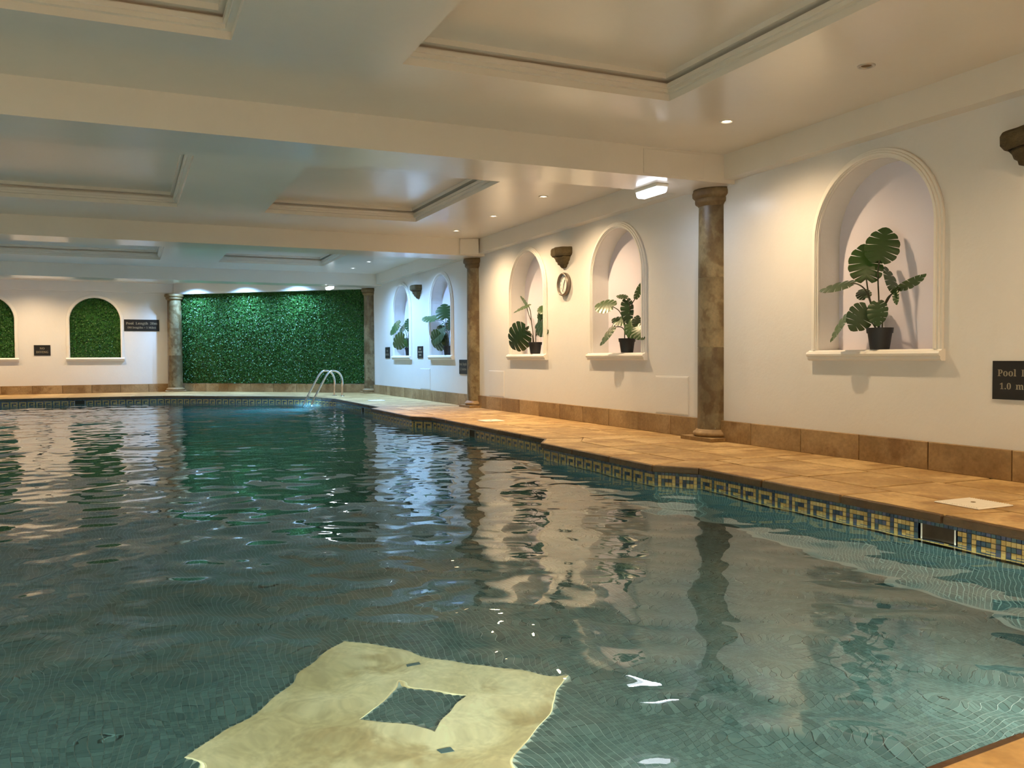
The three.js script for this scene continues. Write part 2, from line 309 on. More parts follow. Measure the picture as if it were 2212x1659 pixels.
// ---------------------------------------------------------------- water: one rippled body
const waves = [];
{
  const bands = [[1.8, 0.0024, 6], [1.0, 0.0032, 10], [0.55, 0.0022, 14], [0.33, 0.00145, 18], [0.19, 0.0008, 20], [0.11, 0.00017, 16]];
  for (const [wl, amp, n] of bands) for (let i = 0; i < n; i++) { const l = wl * rr(0.72, 1.35), k = 2 * Math.PI / l, a = rr(0, 2 * Math.PI); waves.push([k * Math.cos(a), k * Math.sin(a), 0.72 * amp / Math.sqrt(n / 2) * rr(0.6, 1.3), rr(0, 6.283)]); }
}
function wave(x, d) { let h = 0, gx = 0, gd = 0; for (const [kx, kd, a, p] of waves) { const t = kx * x + kd * d + p, s = Math.sin(t), c = Math.cos(t); h += a * s; gx += a * kx * c; gd += a * kd * c; } return [h, gx, gd]; }
{
  const rim = offset(outline, 0.06).slice(0, rightEdge.length + 2), D0 = rim[0][1], D1 = rim[rim.length - 1][1];   // reaches a little into the walls
  const rows = [D0 + 1e-4]; while (rows[rows.length - 1] < D1 - 2e-4) rows.push(Math.min(D1 - 1e-4, rows[rows.length - 1] + 0.014 + 0.0013 * rows[rows.length - 1]));
  const A = 50, B = 440, C = A + B + 1, P = [], NN = [], I = [];
  for (const d of rows) {
    const xr = edgeX(d, rim), xl = 2 * CX - xr, xm = Math.max(xl + 0.02, Math.min(-2.9, xr - 0.02));
    for (let k = 0; k < C; k++) {
      const x = k < A ? xl + (xm - xl) * k / A : xm + (xr - xm) * (k - A) / B, [h, gx, gd] = wave(x, d), l = Math.hypot(gx, 1, gd);
      P.push(x, WATER + h, -d); NN.push(-gx / l, 1 / l, gd / l);
    }
  }
  const R = rows.length;
  for (let j = 0; j + 1 < R; j++) for (let k = 0; k + 1 < C; k++) { const q = j * C + k; I.push(q, q + 1, q + C, q + 1, q + C + 1, q + C); }
  // skirt and bottom close the body below the pool floor
  const ring = []; for (let k = 0; k < C; k++) ring.push(k); for (let j = 1; j < R; j++) ring.push(j * C + C - 1); for (let k = C - 2; k >= 0; k--) ring.push((R - 1) * C + k); for (let j = R - 2; j > 0; j--) ring.push(j * C);
  const top = P.length / 3;
  for (const q of ring) { P.push(P[3 * q], P[3 * q + 1], P[3 * q + 2]); NN.push(0, 0, 1); }
  const low = P.length / 3;
  for (const q of ring) { P.push(P[3 * q], -1.75, P[3 * q + 2]); NN.push(0, 0, 1); }
  const mid = P.length / 3; P.push(CX, -1.75, -10); NN.push(0, -1, 0);
  for (let i = 0; i < ring.length; i++) { const j = (i + 1) % ring.length; I.push(top + i, low + i, top + j, top + j, low + i, low + j, low + i, mid, low + j); }
  const g = new THREE.BufferGeometry();
  g.setAttribute('position', new THREE.Float32BufferAttribute(P, 3)); g.setAttribute('normal', new THREE.Float32BufferAttribute(NN, 3)); g.setIndex(I);
  tag(mesh('pool_water', g, M.water), 'clear rippling teal water filling the swimming pool', 'water');
}
// ---------------------------------------------------------------- walls
const NICHES = [4.65, 8.24, 10.57, 14.08, 16.40], NH = 0.53, SILL = 0.82, SPRING = 1.67;
function arch(hw, y0, spring, c = 0, grow = 0) {     // an arched outline as points (s, y), s along the wall
  const r = hw + grow, pts = [[c - r, y0], [c + r, y0]];
  for (let i = 0; i <= 28; i++) { const a = Math.PI * i / 28; pts.push([c + r * Math.cos(a), spring + r * Math.sin(a)]); }
  return pts;
}
function upright(points, holes, depth, bevel = 0) {  // outline (s, y) extruded by depth
  const s = new THREE.Shape(points.map(p => new THREE.Vector2(...p)));
  for (const h of holes) s.holes.push(new THREE.Path(h.map(p => new THREE.Vector2(...p))));
  return new THREE.ExtrudeGeometry(s, bevel ? { depth: depth - bevel, bevelEnabled: true, bevelThickness: bevel, bevelSize: bevel, bevelOffset: -bevel, bevelSegments: 2, curveSegments: 16 } : { depth, bevelEnabled: false });
}
// s = d; extrude axis = +x (into the wall)
const onRight = (g, x) => { g.applyMatrix4(new THREE.Matrix4().set(0, 0, 1, x, 0, 1, 0, 0, -1, 0, 0, 0, 0, 0, 0, 1)); return metreUV(g); };
const D2 = 18.85;
const wallRight = struct('wall_right', onRight(upright([[DN - 0.2, -0.25], [D2 + 0.2, -0.25], [D2 + 0.2, 2.75], [DN - 0.2, 2.75]], NICHES.map(c => arch(NH, SILL - 0.01, SPRING, c)), 0.2), XW), M.wall, 'white painted wall with a row of arched plant niches', 'wall');
mesh('niche_back', box(XW + 0.2, XW + 0.28, 0.4, 2.5, 2, D2), M.lilac, wallRight);
function surround(parent, c, at) {                   // moulded frame and sill of one niche
  for (const [g0, g1, dep] of [[0.0, 0.070, 0.018], [0.008, 0.052, 0.030], [0.014, 0.034, 0.040]]) {
    const band = (r) => [[c + r, SILL], ...arch(NH, SILL, SPRING, c, r - NH).slice(2), [c - r, SILL]];
    mesh('niche_moulding', at(upright([...band(NH + g1), ...band(NH + g0).reverse()], [], dep, 0.004), dep), M.trim, parent);
  }
}
const rightAt = (g, dep) => onRight(g, XW - dep);
const sillProfile = [[0, 0], [0.035, 0], [0.05, 0.012], [0.05, 0.03], [0.062, 0.036], [0.066, 0.05], [0.058, 0.066], [0.04, 0.07], [0.03, 0.08], [0, 0.08]];
function sillGeo(w, inner) {                         // profile (out, y), extruded along the wall; inner = depth into the niche
  const s = new THREE.Shape([[-inner, 0], ...sillProfile.slice(1, 9), [-inner, 0.08]].map(p => new THREE.Vector2(...p)));
  const g = new THREE.ExtrudeGeometry(s, { depth: w, bevelEnabled: false }); g.translate(0, SILL - 0.08, -w / 2); return g;
}
for (const c of NICHES) {
  surround(wallRight, c, rightAt);
  const ledge = box(XW, XW + 0.2, SILL - 0.03, SILL, c - NH, c + NH);
  const lip = sillGeo(1.22, 0); lip.applyMatrix4(new THREE.Matrix4().set(-1, 0, 0, XW, 0, 1, 0, 0, 0, 0, -1, -c, 0, 0, 0, 1));
  mesh('niche_sill', [ledge, metreUV(lip)], M.trim, wallRight);
}
const wallBack = struct('wall_back', (() => { const g = upright([[2 * CX - 1.4, -0.25], [1.4, -0.25], [1.4, 2.75], [2 * CX - 1.4, 2.75]], [-0.68, -2.84].map(c => arch(NH, SILL - 0.01, SPRING, c)), 0.2); g.translate(0, 0, -DB - 0.2); return metreUV(g); })(), M.wall, 'white end wall with arched leaf-filled recesses', 'wall');
for (const c of [-0.68, -2.84]) {
  surround(wallBack, c, (g, dep) => metreUV(g.translate(0, 0, -DB)));
  const lip = sillGeo(1.22, 0); lip.applyMatrix4(new THREE.Matrix4().set(0, 0, -1, c, 0, 1, 0, 0, 1, 0, 0, -DB, 0, 0, 0, 1)); mesh('niche_sill', [box(c - NH, c + NH, SILL - 0.03, SILL, DB, DB + 0.1), metreUV(lip)], M.trim, wallBack);
}
function between(a, b, y0, y1, t0, t1) {             // a straight wall from a to b, t0..t1 behind its line (to the outside)
  const l = Math.hypot(b[0] - a[0], b[1] - a[1]), n = [-(b[1] - a[1]) / l, (b[0] - a[0]) / l];
  return plan([[a[0] + n[0] * t0, a[1] + n[1] * t0], [b[0] + n[0] * t0, b[1] + n[1] * t0], [b[0] + n[0] * t1, b[1] + n[1] * t1], [a[0] + n[0] * t1, a[1] + n[1] * t1]], y0, y1);
}
const mirrorX = p => [2 * CX - p[0], p[1]];
const wallCorner = struct('wall_corner', between(diagA, diagB, -0.25, 2.75, 0, 0.2), M.wall, 'slanting corner wall behind the leafy panels', 'wall');
struct('wall_left_corner', between(mirrorX(diagB), mirrorX(diagA), -0.25, 2.75, 0, 0.2), M.wall, 'plain slanting corner wall on the far side of the pool', 'wall');
struct('wall_left', box(XL - 0.2, XL, -0.25, 2.75, DN - 0.2, D2 + 0.2), M.wall, 'plain white wall across the pool', 'wall');
struct('wall_front', box(XL - 0.2, XW + 0.2, -0.25, 2.75, DN - 0.2, DN), M.wall, 'plain white wall at the shallow end', 'wall');

// skirting: single stone blocks
{
  const H = 0.19, T = 0.028;
  const br = struct('baseboard_right', box(XW - 0.004, XW + 0.01, 0, H - 0.004, 0.1, D2), M.mortar, 'band of sandstone skirting blocks along the niche wall', 'skirting');
  let k = 0; for (let d = 0.52; d < D2; d += 0.605, k++) { const g = bbox(0.599, H, T, 0.003); const m = mesh('skirting_stone', metreUV(g, rr(0, 1), rr(0, 1)), M.skirts[Math.floor(rnd() * 3)], br); m.position.set(XW - T / 2, H / 2, -(d + 0.3)); m.rotation.y = Math.PI / 2; }
  const bb = struct('baseboard_back', box(2 * CX - 1.1, 1.1, 0, H - 0.004, DB - 0.004, DB + 0.01), M.mortar, 'band of sandstone skirting blocks along the end wall', 'skirting');
  for (let x = -4.4; x < 1.0; x += 0.605) { const m = mesh('skirting_stone', metreUV(bbox(0.599, H, T, 0.003), rr(0, 1), rr(0, 1)), M.skirts[Math.floor(rnd() * 3)], bb); m.position.set(x + 0.3, H / 2, -DB + T / 2); }
  const bc = struct('baseboard_corner', between([1.25, DB - 0.085], [XW - 0.1, 18.935], 0, H - 0.004, -0.006, 0.01), M.mortar, 'band of sandstone skirting below the leafy corner wall', 'skirting');
  const l = Math.hypot(diagB[0] - diagA[0], diagB[1] - diagA[1]), u = [(diagB[0] - diagA[0]) / l, (diagB[1] - diagA[1]) / l];
  for (let s = 0.15; s + 0.6 < l; s += 0.605) { const m = mesh('skirting_stone', metreUV(bbox(0.599, H, T * 2.4, 0.003), rr(0, 1), rr(0, 1)), M.skirts[Math.floor(rnd() * 3)], bc); m.position.set(diagA[0] + u[0] * (s + 0.3) + u[1] * T * 1.2, H / 2, -(diagA[1] + u[1] * (s + 0.3) - u[0] * T * 1.2)); m.rotation.y = Math.atan2(u[1], u[0]); }
}

// ---------------------------------------------------------------- ceiling, coffers, beams, bulkheads
const beams = [[6.22, 6.78], [12.11, 12.67], [17.9, 18.46]];
const coffers = [];
for (const [d0, d1] of [[2.2, 5.07], [8.05, 10.85], [13.9, 16.7]]) for (const [x0, x1] of [[1.55, 3.48], [-4.08, 0.56], [-7.0, -5.07]]) coffers.push([x0, x1, d0, d1]);
const ceiling = struct('ceiling', plan(room(0.2), CEIL, CEIL + 0.08, 0, coffers.map(([x0, x1, d0, d1]) => [[x0, d0], [x1, d0], [x1, d1], [x0, d1]])), M.ceiling, 'glossy cream ceiling with sunken coffers', 'ceiling');
for (const [x0, x1, d0, d1] of coffers) {
  const T = 0.16, w = 0.06;
  const ringOf = (a, b, y0, y1) => plan([[x0 - a, d0 - a], [x1 + a, d0 - a], [x1 + a, d1 + a], [x0 - a, d1 + a]], y0, y1, 0, [[[x0 + b, d0 + b], [x1 - b, d0 + b], [x1 - b, d1 - b], [x0 + b, d1 - b]]]);
  const c = mesh('coffer', [plan([[x0 - w, d0 - w], [x1 + w, d0 - w], [x1 + w, d1 + w], [x0 - w, d1 + w]], CEIL + T, CEIL + T + 0.05), ringOf(w, 0, CEIL + 0.08, CEIL + T)], M.ceiling, ceiling);
  mesh('coffer_moulding', [ringOf(0, 0.035, CEIL + 0.045, CEIL + 0.07), ringOf(0, 0.05, CEIL + 0.07, CEIL + 0.10), ringOf(0, 0.075, CEIL + 0.125, CEIL + 0.16)], M.ceiling, c);
}
struct('roof', plan(room(0.2), CEIL + 0.24, CEIL + 0.3), M.trim, 'roof slab above the coffers', 'roof');
const beamWords = ['glossy cream ceiling beam over the mottled grey-brown column', 'glossy cream ceiling beam over the rusty brown column', 'bluish white ceiling beam in front of the leafy corner wall'];
beams.forEach(([d0, d1], i) => {
  const b = struct('ceiling_beam', box(XL, XW, BEAM, CEIL + 0.01, d0, d1), M.ceiling, beamWords[i], 'beam');
  if (i === 0) mesh('access_panel', bbox(0.62, 0.205, 0.008, 0.002), M.ceiling, b).position.set(4.32, BEAM + 0.125, -(d0 - 0.003));
  if (i === 1) { const h = new THREE.Group(); h.name = 'access_panel'; b.add(h); h.position.set(4.57, BEAM + 0.128, -(d0 - 0.006)); h.rotation.y = -0.42; const m = mesh('panel_leaf', bbox(0.28, 0.235, 0.012, 0.002), M.ceiling, h); m.position.set(0.14, 0, 0.006); }
});
struct('ceiling_beam', box(XL, XW, BEAM, CEIL + 0.01, 0.3, 0.86), M.ceiling, 'cream ceiling beam above the shallow end of the pool', 'beam');
struct('trim_1', box(XW - 0.12, XW + 0.01, 2.345, CEIL + 0.01, DN, D2), M.ceiling, 'boxed cornice along the top of the niche wall', 'cornice');
struct('trim_2', box(2 * CX - 1.2, 1.2, 2.345, CEIL + 0.01, DB - 0.12, DB + 0.01), M.wall, 'boxed cornice along the top of the end wall', 'cornice');
struct('trim_3', between(diagA, diagB, 2.31, CEIL + 0.01, -0.2, 0.01), M.wall, 'boxed cornice above the leafy corner wall', 'cornice');
struct('trim_4', box(XL - 0.01, XL + 0.12, 2.345, CEIL + 0.01, DN, D2), M.ceiling, 'boxed cornice along the wall across the pool', 'cornice');

// ---------------------------------------------------------------- lamps
function downlight(x, d, warm, lit, label, group, dim = 1) {
  const t = thing('downlight', label, 'downlight', [x, CEIL, -d], 0, group);
  const ring = new THREE.LatheGeometry([[0.036, 0.004], [0.036, -0.002], [0.042, -0.007], [0.05, -0.007], [0.054, -0.003], [0.054, 0.004]].map(p => new THREE.Vector2(...p)), 28);
  mesh('bezel', ring, lit ? M.trim : M.steel, t);
  const lamp = mesh('lamp', new THREE.LatheGeometry([[0, -0.003], [0.02, -0.004], [0.034, 0.001], [0.036, 0.004]].map(p => new THREE.Vector2(...p)), 24), lit ? (warm ? M.glowWarm : M.glowCool) : M.pocket, t);
  if (lit) {
    const s = new THREE.SpotLight(warm ? WARM : COOL, (warm ? WARM_POWER : COOL_POWER) * dim, 0, 1.30, 0.75, 2);
    s.position.set(0, -0.02, 0); s.target.position.set(0, -1, 0); s.castShadow = true; s.shadow.radius = 1.5; s.shadow.bias = -0.0005;
    t.add(s, s.target); s.name = 'downlight_beam';
  }
  return t;
}
for (const d of [1.25, 2.6]) downlight(4.18, d, true, true, 'warm lit downlight over the walkway at the shallow end', 'warm downlights at the shallow end', 0.62);
downlight(4.18, 3.98, true, false, 'unlit dark downlight in the ceiling near the large niche', null);
downlight(4.18, 5.33, true, true, 'warm lit downlight next to the unlit one, before the first beam', null);
for (const d of [8.6, 10.02, 11.37]) downlight(4.24, d, true, true, 'warm lit downlight in front of the wall with the clock', 'warm downlights by the clock', 1.35);
for (const d of [14.3, 15.62, 16.87]) downlight(4.1, d, false, true, 'cool white downlight by the two bluish lit niches', 'cool downlights by the bluish lit niches');
for (const d of [1.25, 2.6, 5.33, 8.6, 10.02, 11.37, 14.3, 15.62, 16.87]) downlight(2 * CX - 4.2, d, true, true, 'warm downlight along the wall across the pool', 'downlights across the pool');
for (const x of [3.0, 1.5, 0.0, -1.5, -3.2, -4.8, -6.4]) downlight(x, -0.6, true, true, 'warm downlight at the shallow end wall', 'downlights at the shallow end wall');
for (const x of [-0.5, -1.9, -3.3, -4.7]) downlight(x, 21.2, true, true, 'warm downlight in front of the end wall', 'downlights by the end wall', 0.88);
{
  const l = Math.hypot(diagB[0] - diagA[0], diagB[1] - diagA[1]), u = [(diagB[0] - diagA[0]) / l, (diagB[1] - diagA[1]) / l];
  for (const s of [0.62, 1.95, 3.3]) downlight(diagA[0] + u[0] * s + u[1] * 0.55, diagA[1] + u[1] * s - u[0] * 0.55, false, true, 'cool downlight washing the leafy corner wall', 'downlights over the leafy wall');
}
function emergencyLight(x, d, label) {               // surface fitting under a beam, long side along the beam's depth
  const t = thing('emergency_light', label, 'light', [x, BEAM, -d]);
  const body = mesh('housing', bbox(0.13, 0.03, 0.36, 0.006), M.plastic, t); body.position.y = -0.015;
  const s = new THREE.Shape(); s.moveTo(-0.068, 0); s.lineTo(0.068, 0); s.quadraticCurveTo(0.066, -0.05, 0.035, -0.052); s.lineTo(-0.035, -0.052); s.quadraticCurveTo(-0.066, -0.05, -0.068, 0);
  const g = new THREE.ExtrudeGeometry(s, { depth: 0.32, bevelEnabled: true, bevelThickness: 0.01, bevelSize: 0.006, bevelOffset: -0.006, bevelSegments: 2 }); g.scale(0.85, 1, 1); g.translate(0, -0.03, -0.16);
  mesh('diffuser_tube', g, M.glowTube, t);
  const a = new THREE.RectAreaLight(lin(0.74, 0.85, 1.0), 48, 0.09, 0.30); a.position.set(0, -0.095, 0); a.rotation.x = -Math.PI / 2; a.name = 'emergency_glow'; t.add(a);
}
emergencyLight(4.34, 6.6, 'lit white emergency light under the beam by the mottled column');
emergencyLight(3.92, 18.18, 'lit white emergency light under the beam before the leafy wall');
// underwater lamps; all but the one by the ladder are added to brighten the water
function poolLamp(x, d, y, turn, label, dim = 1, color = AQUA) {
  const t = thing('pool_lamp', label, 'pool lamp', [x, y, -d], turn, 'underwater lamps');
  mesh('bezel', new THREE.LatheGeometry([[0.105, -0.01], [0.105, 0.012], [0.125, 0.016], [0.14, 0.006], [0.14, -0.01]].map(p => new THREE.Vector2(...p)), 32).rotateX(Math.PI / 2), M.steel, t);
  mesh('lamp_lens', new THREE.LatheGeometry([[0, 0.02], [0.06, 0.016], [0.105, 0.004]].map(p => new THREE.Vector2(...p)), 32).rotateX(Math.PI / 2), M.glowPool, t);
  const a = new THREE.RectAreaLight(color, POOL_POWER * dim, 0.2, 0.2); a.position.set(0, 0, 0.04); a.rotation.y = Math.PI; a.name = 'pool_glow'; t.add(a);
}
for (const x of [-4.4, -1.4, 1.2]) poolLamp(x, 1.11, -0.62, Math.PI, 'added underwater fill lamp in the shallow end pool wall');  // added, replacing downlight that is lost at the water surface
poolLamp(3.5, 17.1, -0.62, -Math.PI / 2 - 0.35 + Math.PI * 2, 'round underwater lamp in the pool wall beside the ladder', 2.6, lin(0.22, 0.60, 1.0));
for (const x of [-3.4, -5.0]) poolLamp(x, 19.74, -0.62, 0, 'added underwater fill lamp in the end wall of the pool', 1.2, lin(0.22, 0.60, 1.0));  // added out of view for a blue glow in the far water
poolLamp(3.075, 1.805, -0.62, Math.PI + 0.703, 'added underwater fill lamp in the slanting pool wall at the shallow end', 0.32);  // added out of view to brighten the pool floor on the right
for (const d of [4.0, 9.0, 14.6]) poolLamp(2 * CX - 3.64, d, -0.7, Math.PI / 2, 'added underwater fill lamp in the pool wall across the water');

// ---------------------------------------------------------------- columns
function column(x, d, label, tone) {
  const t = thing('stone_column', label, 'column', [x, 0, -d], tone);
  const lathe = (pts, u = 1, v = 1) => { const g = new THREE.LatheGeometry(pts.map(p => new THREE.Vector2(...p)), 40), q = g.attributes.uv; for (let i = 0; i < q.count; i++) q.setXY(i, q.getX(i) * u, g.attributes.position.getY(i) * v); return g; };
  const pl = mesh('plinth', bbox(0.46, 0.035, 0.46, 0.004), M.skirts[1], t); pl.position.y = 0.0175; pl.rotation.y = -tone;
  mesh('base_ring', lathe([[0.15, 0.035], [0.19, 0.035], [0.205, 0.048], [0.208, 0.062], [0.2, 0.078], [0.182, 0.088], [0.178, 0.1], [0.165, 0.104]]), M.skirts[1], t);
  const drums = [[0.1, 0.86], [0.86, 1.5], [1.5, 2.16]];
  drums.forEach(([y0, y1], i) => { const r = y => 0.165 - 0.006 * Math.max(0, y - 0.6); const g = lathe([[r(y0) - 0.004, y0], [r(y0), y0 + 0.004], [r(y1), y1 - 0.004], [r(y1) - 0.004, y1]], 1, 1); const q = g.attributes.uv; for (let k = 0; k < q.count; k++) q.setXY(k, q.getX(k) + 0.37 * i + tone, q.getY(k) * 0.8 + 0.21 * i + d * 0.13); mesh('drum', g, M.column, t); });
  mesh('capital', lathe([[0.15, 2.15], [0.158, 2.16], [0.17, 2.175], [0.186, 2.185], [0.19, 2.2], [0.19, 2.222], [0.183, 2.226], [0.2, 2.236], [0.214, 2.25], [0.215, 2.28], [0.206, 2.3], [0.206, 2.31], [0, 2.31]]), M.capital, t);
}
column(5.0, 6.53, 'mottled grey-brown half column between the large niche and the clock wall', 0.4);
column(5.0, 12.5, 'rusty brown half column between the clock wall and the bluish lit niches', 1.9);
column(4.95, 18.72, 'greyish half column between the leafy wall and the bluish lit niches', 3.1);
column(1.02, 21.85, 'greyish column between the leafy wall and the pool length sign', 4.0);
// ---------------------------------------------------------------- leafy panels of artificial hedge
const leafGeo = (() => { const g = new THREE.BufferGeometry(); g.setAttribute('position', new THREE.Float32BufferAttribute([0, 0, 0, -0.36, 0.45, 0.1, 0, 0.5, 0.22, 0.36, 0.45, 0.1, 0, 1, 0.12], 3)); g.setIndex([0, 2, 1, 0, 3, 2, 1, 2, 4, 2, 3, 4]); g.computeVertexNormals(); return g; })();
function hedge(parent, place, w, inside, density, size) {   // place(s, y, out) -> world point; n = outward
  const leaves = [];
  const P = 0.52, cols = Math.ceil(w[1] - w[0] > P ? (w[1] - w[0]) / P : 1), rows = Math.ceil((w[3] - w[2]) / P);
  for (let i = 0; i < cols; i++) for (let j = 0; j < rows; j++) {
    const s0 = w[0] + i * P, y0 = w[2] + j * P, lift = rr(0, 0.018), tiltS = rr(-0.02, 0.02), tiltY = rr(-0.03, 0.03), lush = rr(0.75, 1.1);
    for (let k = 0; k < density * P * P * lush; k++) {
      const a = rnd(), b = rnd(), s = s0 + 0.008 + a * (P - 0.016), y = y0 + 0.008 + b * (P - 0.016);
      if (!inside(s, y)) continue;
      leaves.push([s, y, 0.012 + lift + (a - 0.5) * tiltS + (b - 0.5) * tiltY + rr(0, 0.03)]);
    }
  }
  const im = new THREE.InstancedMesh(leafGeo, M.hedgeLeaf, leaves.length), o = new THREE.Object3D(), c = new THREE.Color(), turn = place.turn;
  const q0 = new THREE.Quaternion().setFromAxisAngle(new THREE.Vector3(0, 1, 0), turn);
  leaves.forEach(([s, y, out], i) => {
    o.position.copy(place(s, y, out));
    o.quaternion.copy(q0).multiply(new THREE.Quaternion().setFromEuler(new THREE.Euler(rr(-0.1, 1.25), rr(-0.7, 0.7), rr(-3.14, 3.14), 'ZYX')));
    o.scale.setScalar(size * rr(0.7, 1.35)); o.updateMatrix(); im.setMatrixAt(i, o.matrix);
    const t = rnd(); c.setRGB(0.013 + 0.048 * t * t, 0.046 + 0.135 * t, 0.010 + 0.018 * t); im.setColorAt(i, c);
  });
  im.name = 'leaf_cover'; shade(im); im.userData.kind = 'stuff'; parent.add(im);
}
{
  const l = Math.hypot(diagB[0] - diagA[0], diagB[1] - diagA[1]), u = [(diagB[0] - diagA[0]) / l, (diagB[1] - diagA[1]) / l], n = [u[1], -u[0]];
  const t = thing('hedge_wall', 'large wall of green artificial leaf panels between two stone columns', 'green wall');
  const place = (s, y, out) => new THREE.Vector3(diagA[0] + u[0] * s + n[0] * (0.02 + out), y, -(diagA[1] + u[1] * s + n[1] * (0.02 + out)));
  place.turn = Math.atan2(u[1], u[0]);
  let s = 0.03; for (; s < l - 0.1; s += 0.52) for (let y = 0.2; y < 2.3; y += 0.52) { const g = bbox(Math.min(0.516, l - s), Math.min(0.516, 2.31 - y), 0.02, 0.002), m = mesh('hedge_panel', g, M.hedgeBack, t); m.position.copy(place(s + Math.min(0.26, (l - s) / 2), y + Math.min(0.26, (2.31 - y) / 2), -0.01)); m.rotation.y = place.turn; }
  hedge(t, place, [0.03, l - 0.06, 0.2, 2.3], (s, y) => s < l - 0.05 && y < 2.3 && y > 0.2, 2600, 0.034);
  for (const [c, w] of [[-0.68, 'leaf-filled arch beside the pool length sign'], [-2.84, 'leaf-filled arch beyond the no diving sign']]) {
    const h = thing('hedge_arch', w, 'green wall');
    const pl = (s, y, out) => new THREE.Vector3(c + s, y, -(DB + 0.1 - out)); pl.turn = 0;
    const g = upright(arch(NH - 0.002, SILL, SPRING, c), [], 0.02); g.translate(0, 0, -(DB + 0.12)); mesh('hedge_panel', metreUV(g), M.hedgeBack, h);
    hedge(h, pl, [-NH, NH, SILL, 2.2], (s, y) => Math.abs(s) < NH - 0.01 && y > SILL && (y < SPRING || Math.hypot(s, y - SPRING) < NH - 0.012), 2600, 0.034);
  }
}

// ---------------------------------------------------------------- potted plants in the niches
function leafBlade(A, T, wr, roll) {
  const a = new THREE.Vector3(...A), t = new THREE.Vector3(...T), L = a.distanceTo(t), ax = t.clone().sub(a).normalize();
  const v = camera.position.clone().sub(a).normalize(), n = v.addScaledVector(ax, -v.dot(ax)).normalize().applyAxisAngle(ax, roll), side = new THREE.Vector3().crossVectors(ax, n);
  const P = [], I = [], lobes = 6, sub = 3, rad = 4, S0 = 0.42, curl = rr(0.10, 0.22), fold = rr(0.12, 0.3), back = 165 * Math.PI / 180;
  for (const h of [-1, 1]) for (let k = 0; k < lobes; k++) {
    const b0 = P.length / 3;
    for (let i = 0; i <= sub; i++) for (let j = 0; j <= rad; j++) {
      const s = j / rad, cut = s > S0 ? 0.11 * Math.pow((s - S0) / (1 - S0), 0.7) : 0, e = i / sub;
      const lo = (k === 0 ? 0 : cut * (0.35 + 0.65 * ((k * 7 + 3) % 3) / 2)), f = lo + e * (1 - lo - (k === lobes - 1 ? 0 : cut * 0.4)), q = (k + f) / lobes, th = back * (1 - q);
      const bulge = 1 - 0.06 * Math.pow(2 * e - 1, 2);
      const mx = wr * 0.52 * Math.pow(Math.sin(Math.min(th, Math.PI)), 0.85) * bulge, my = 0.36 + Math.cos(th) * (Math.cos(th) > 0 ? 0.64 : 0.5) + 0.09 * Math.exp(-th * th / 0.06), by = q * 0.97;
      const x = mx * s, y = by + (my - by) * s;
      const z = -fold * x * x / Math.max(wr, 0.3) - curl * y * y + 0.02 * Math.sin(e * Math.PI) * s;
      P.push(...a.clone().addScaledVector(side, h * x * L).addScaledVector(ax, y * L).addScaledVector(n, z * L).toArray());
    }
    for (let i = 0; i < sub; i++) for (let j = 0; j < rad; j++) { const p = b0 + i * (rad + 1) + j; I.push(p, p + 1, p + rad + 1, p + 1, p + rad + 2, p + rad + 1); }
  }
  const g = new THREE.BufferGeometry(); g.setAttribute('position', new THREE.Float32BufferAttribute(P, 3)); g.setIndex(I); g.computeVertexNormals(); return g;
}
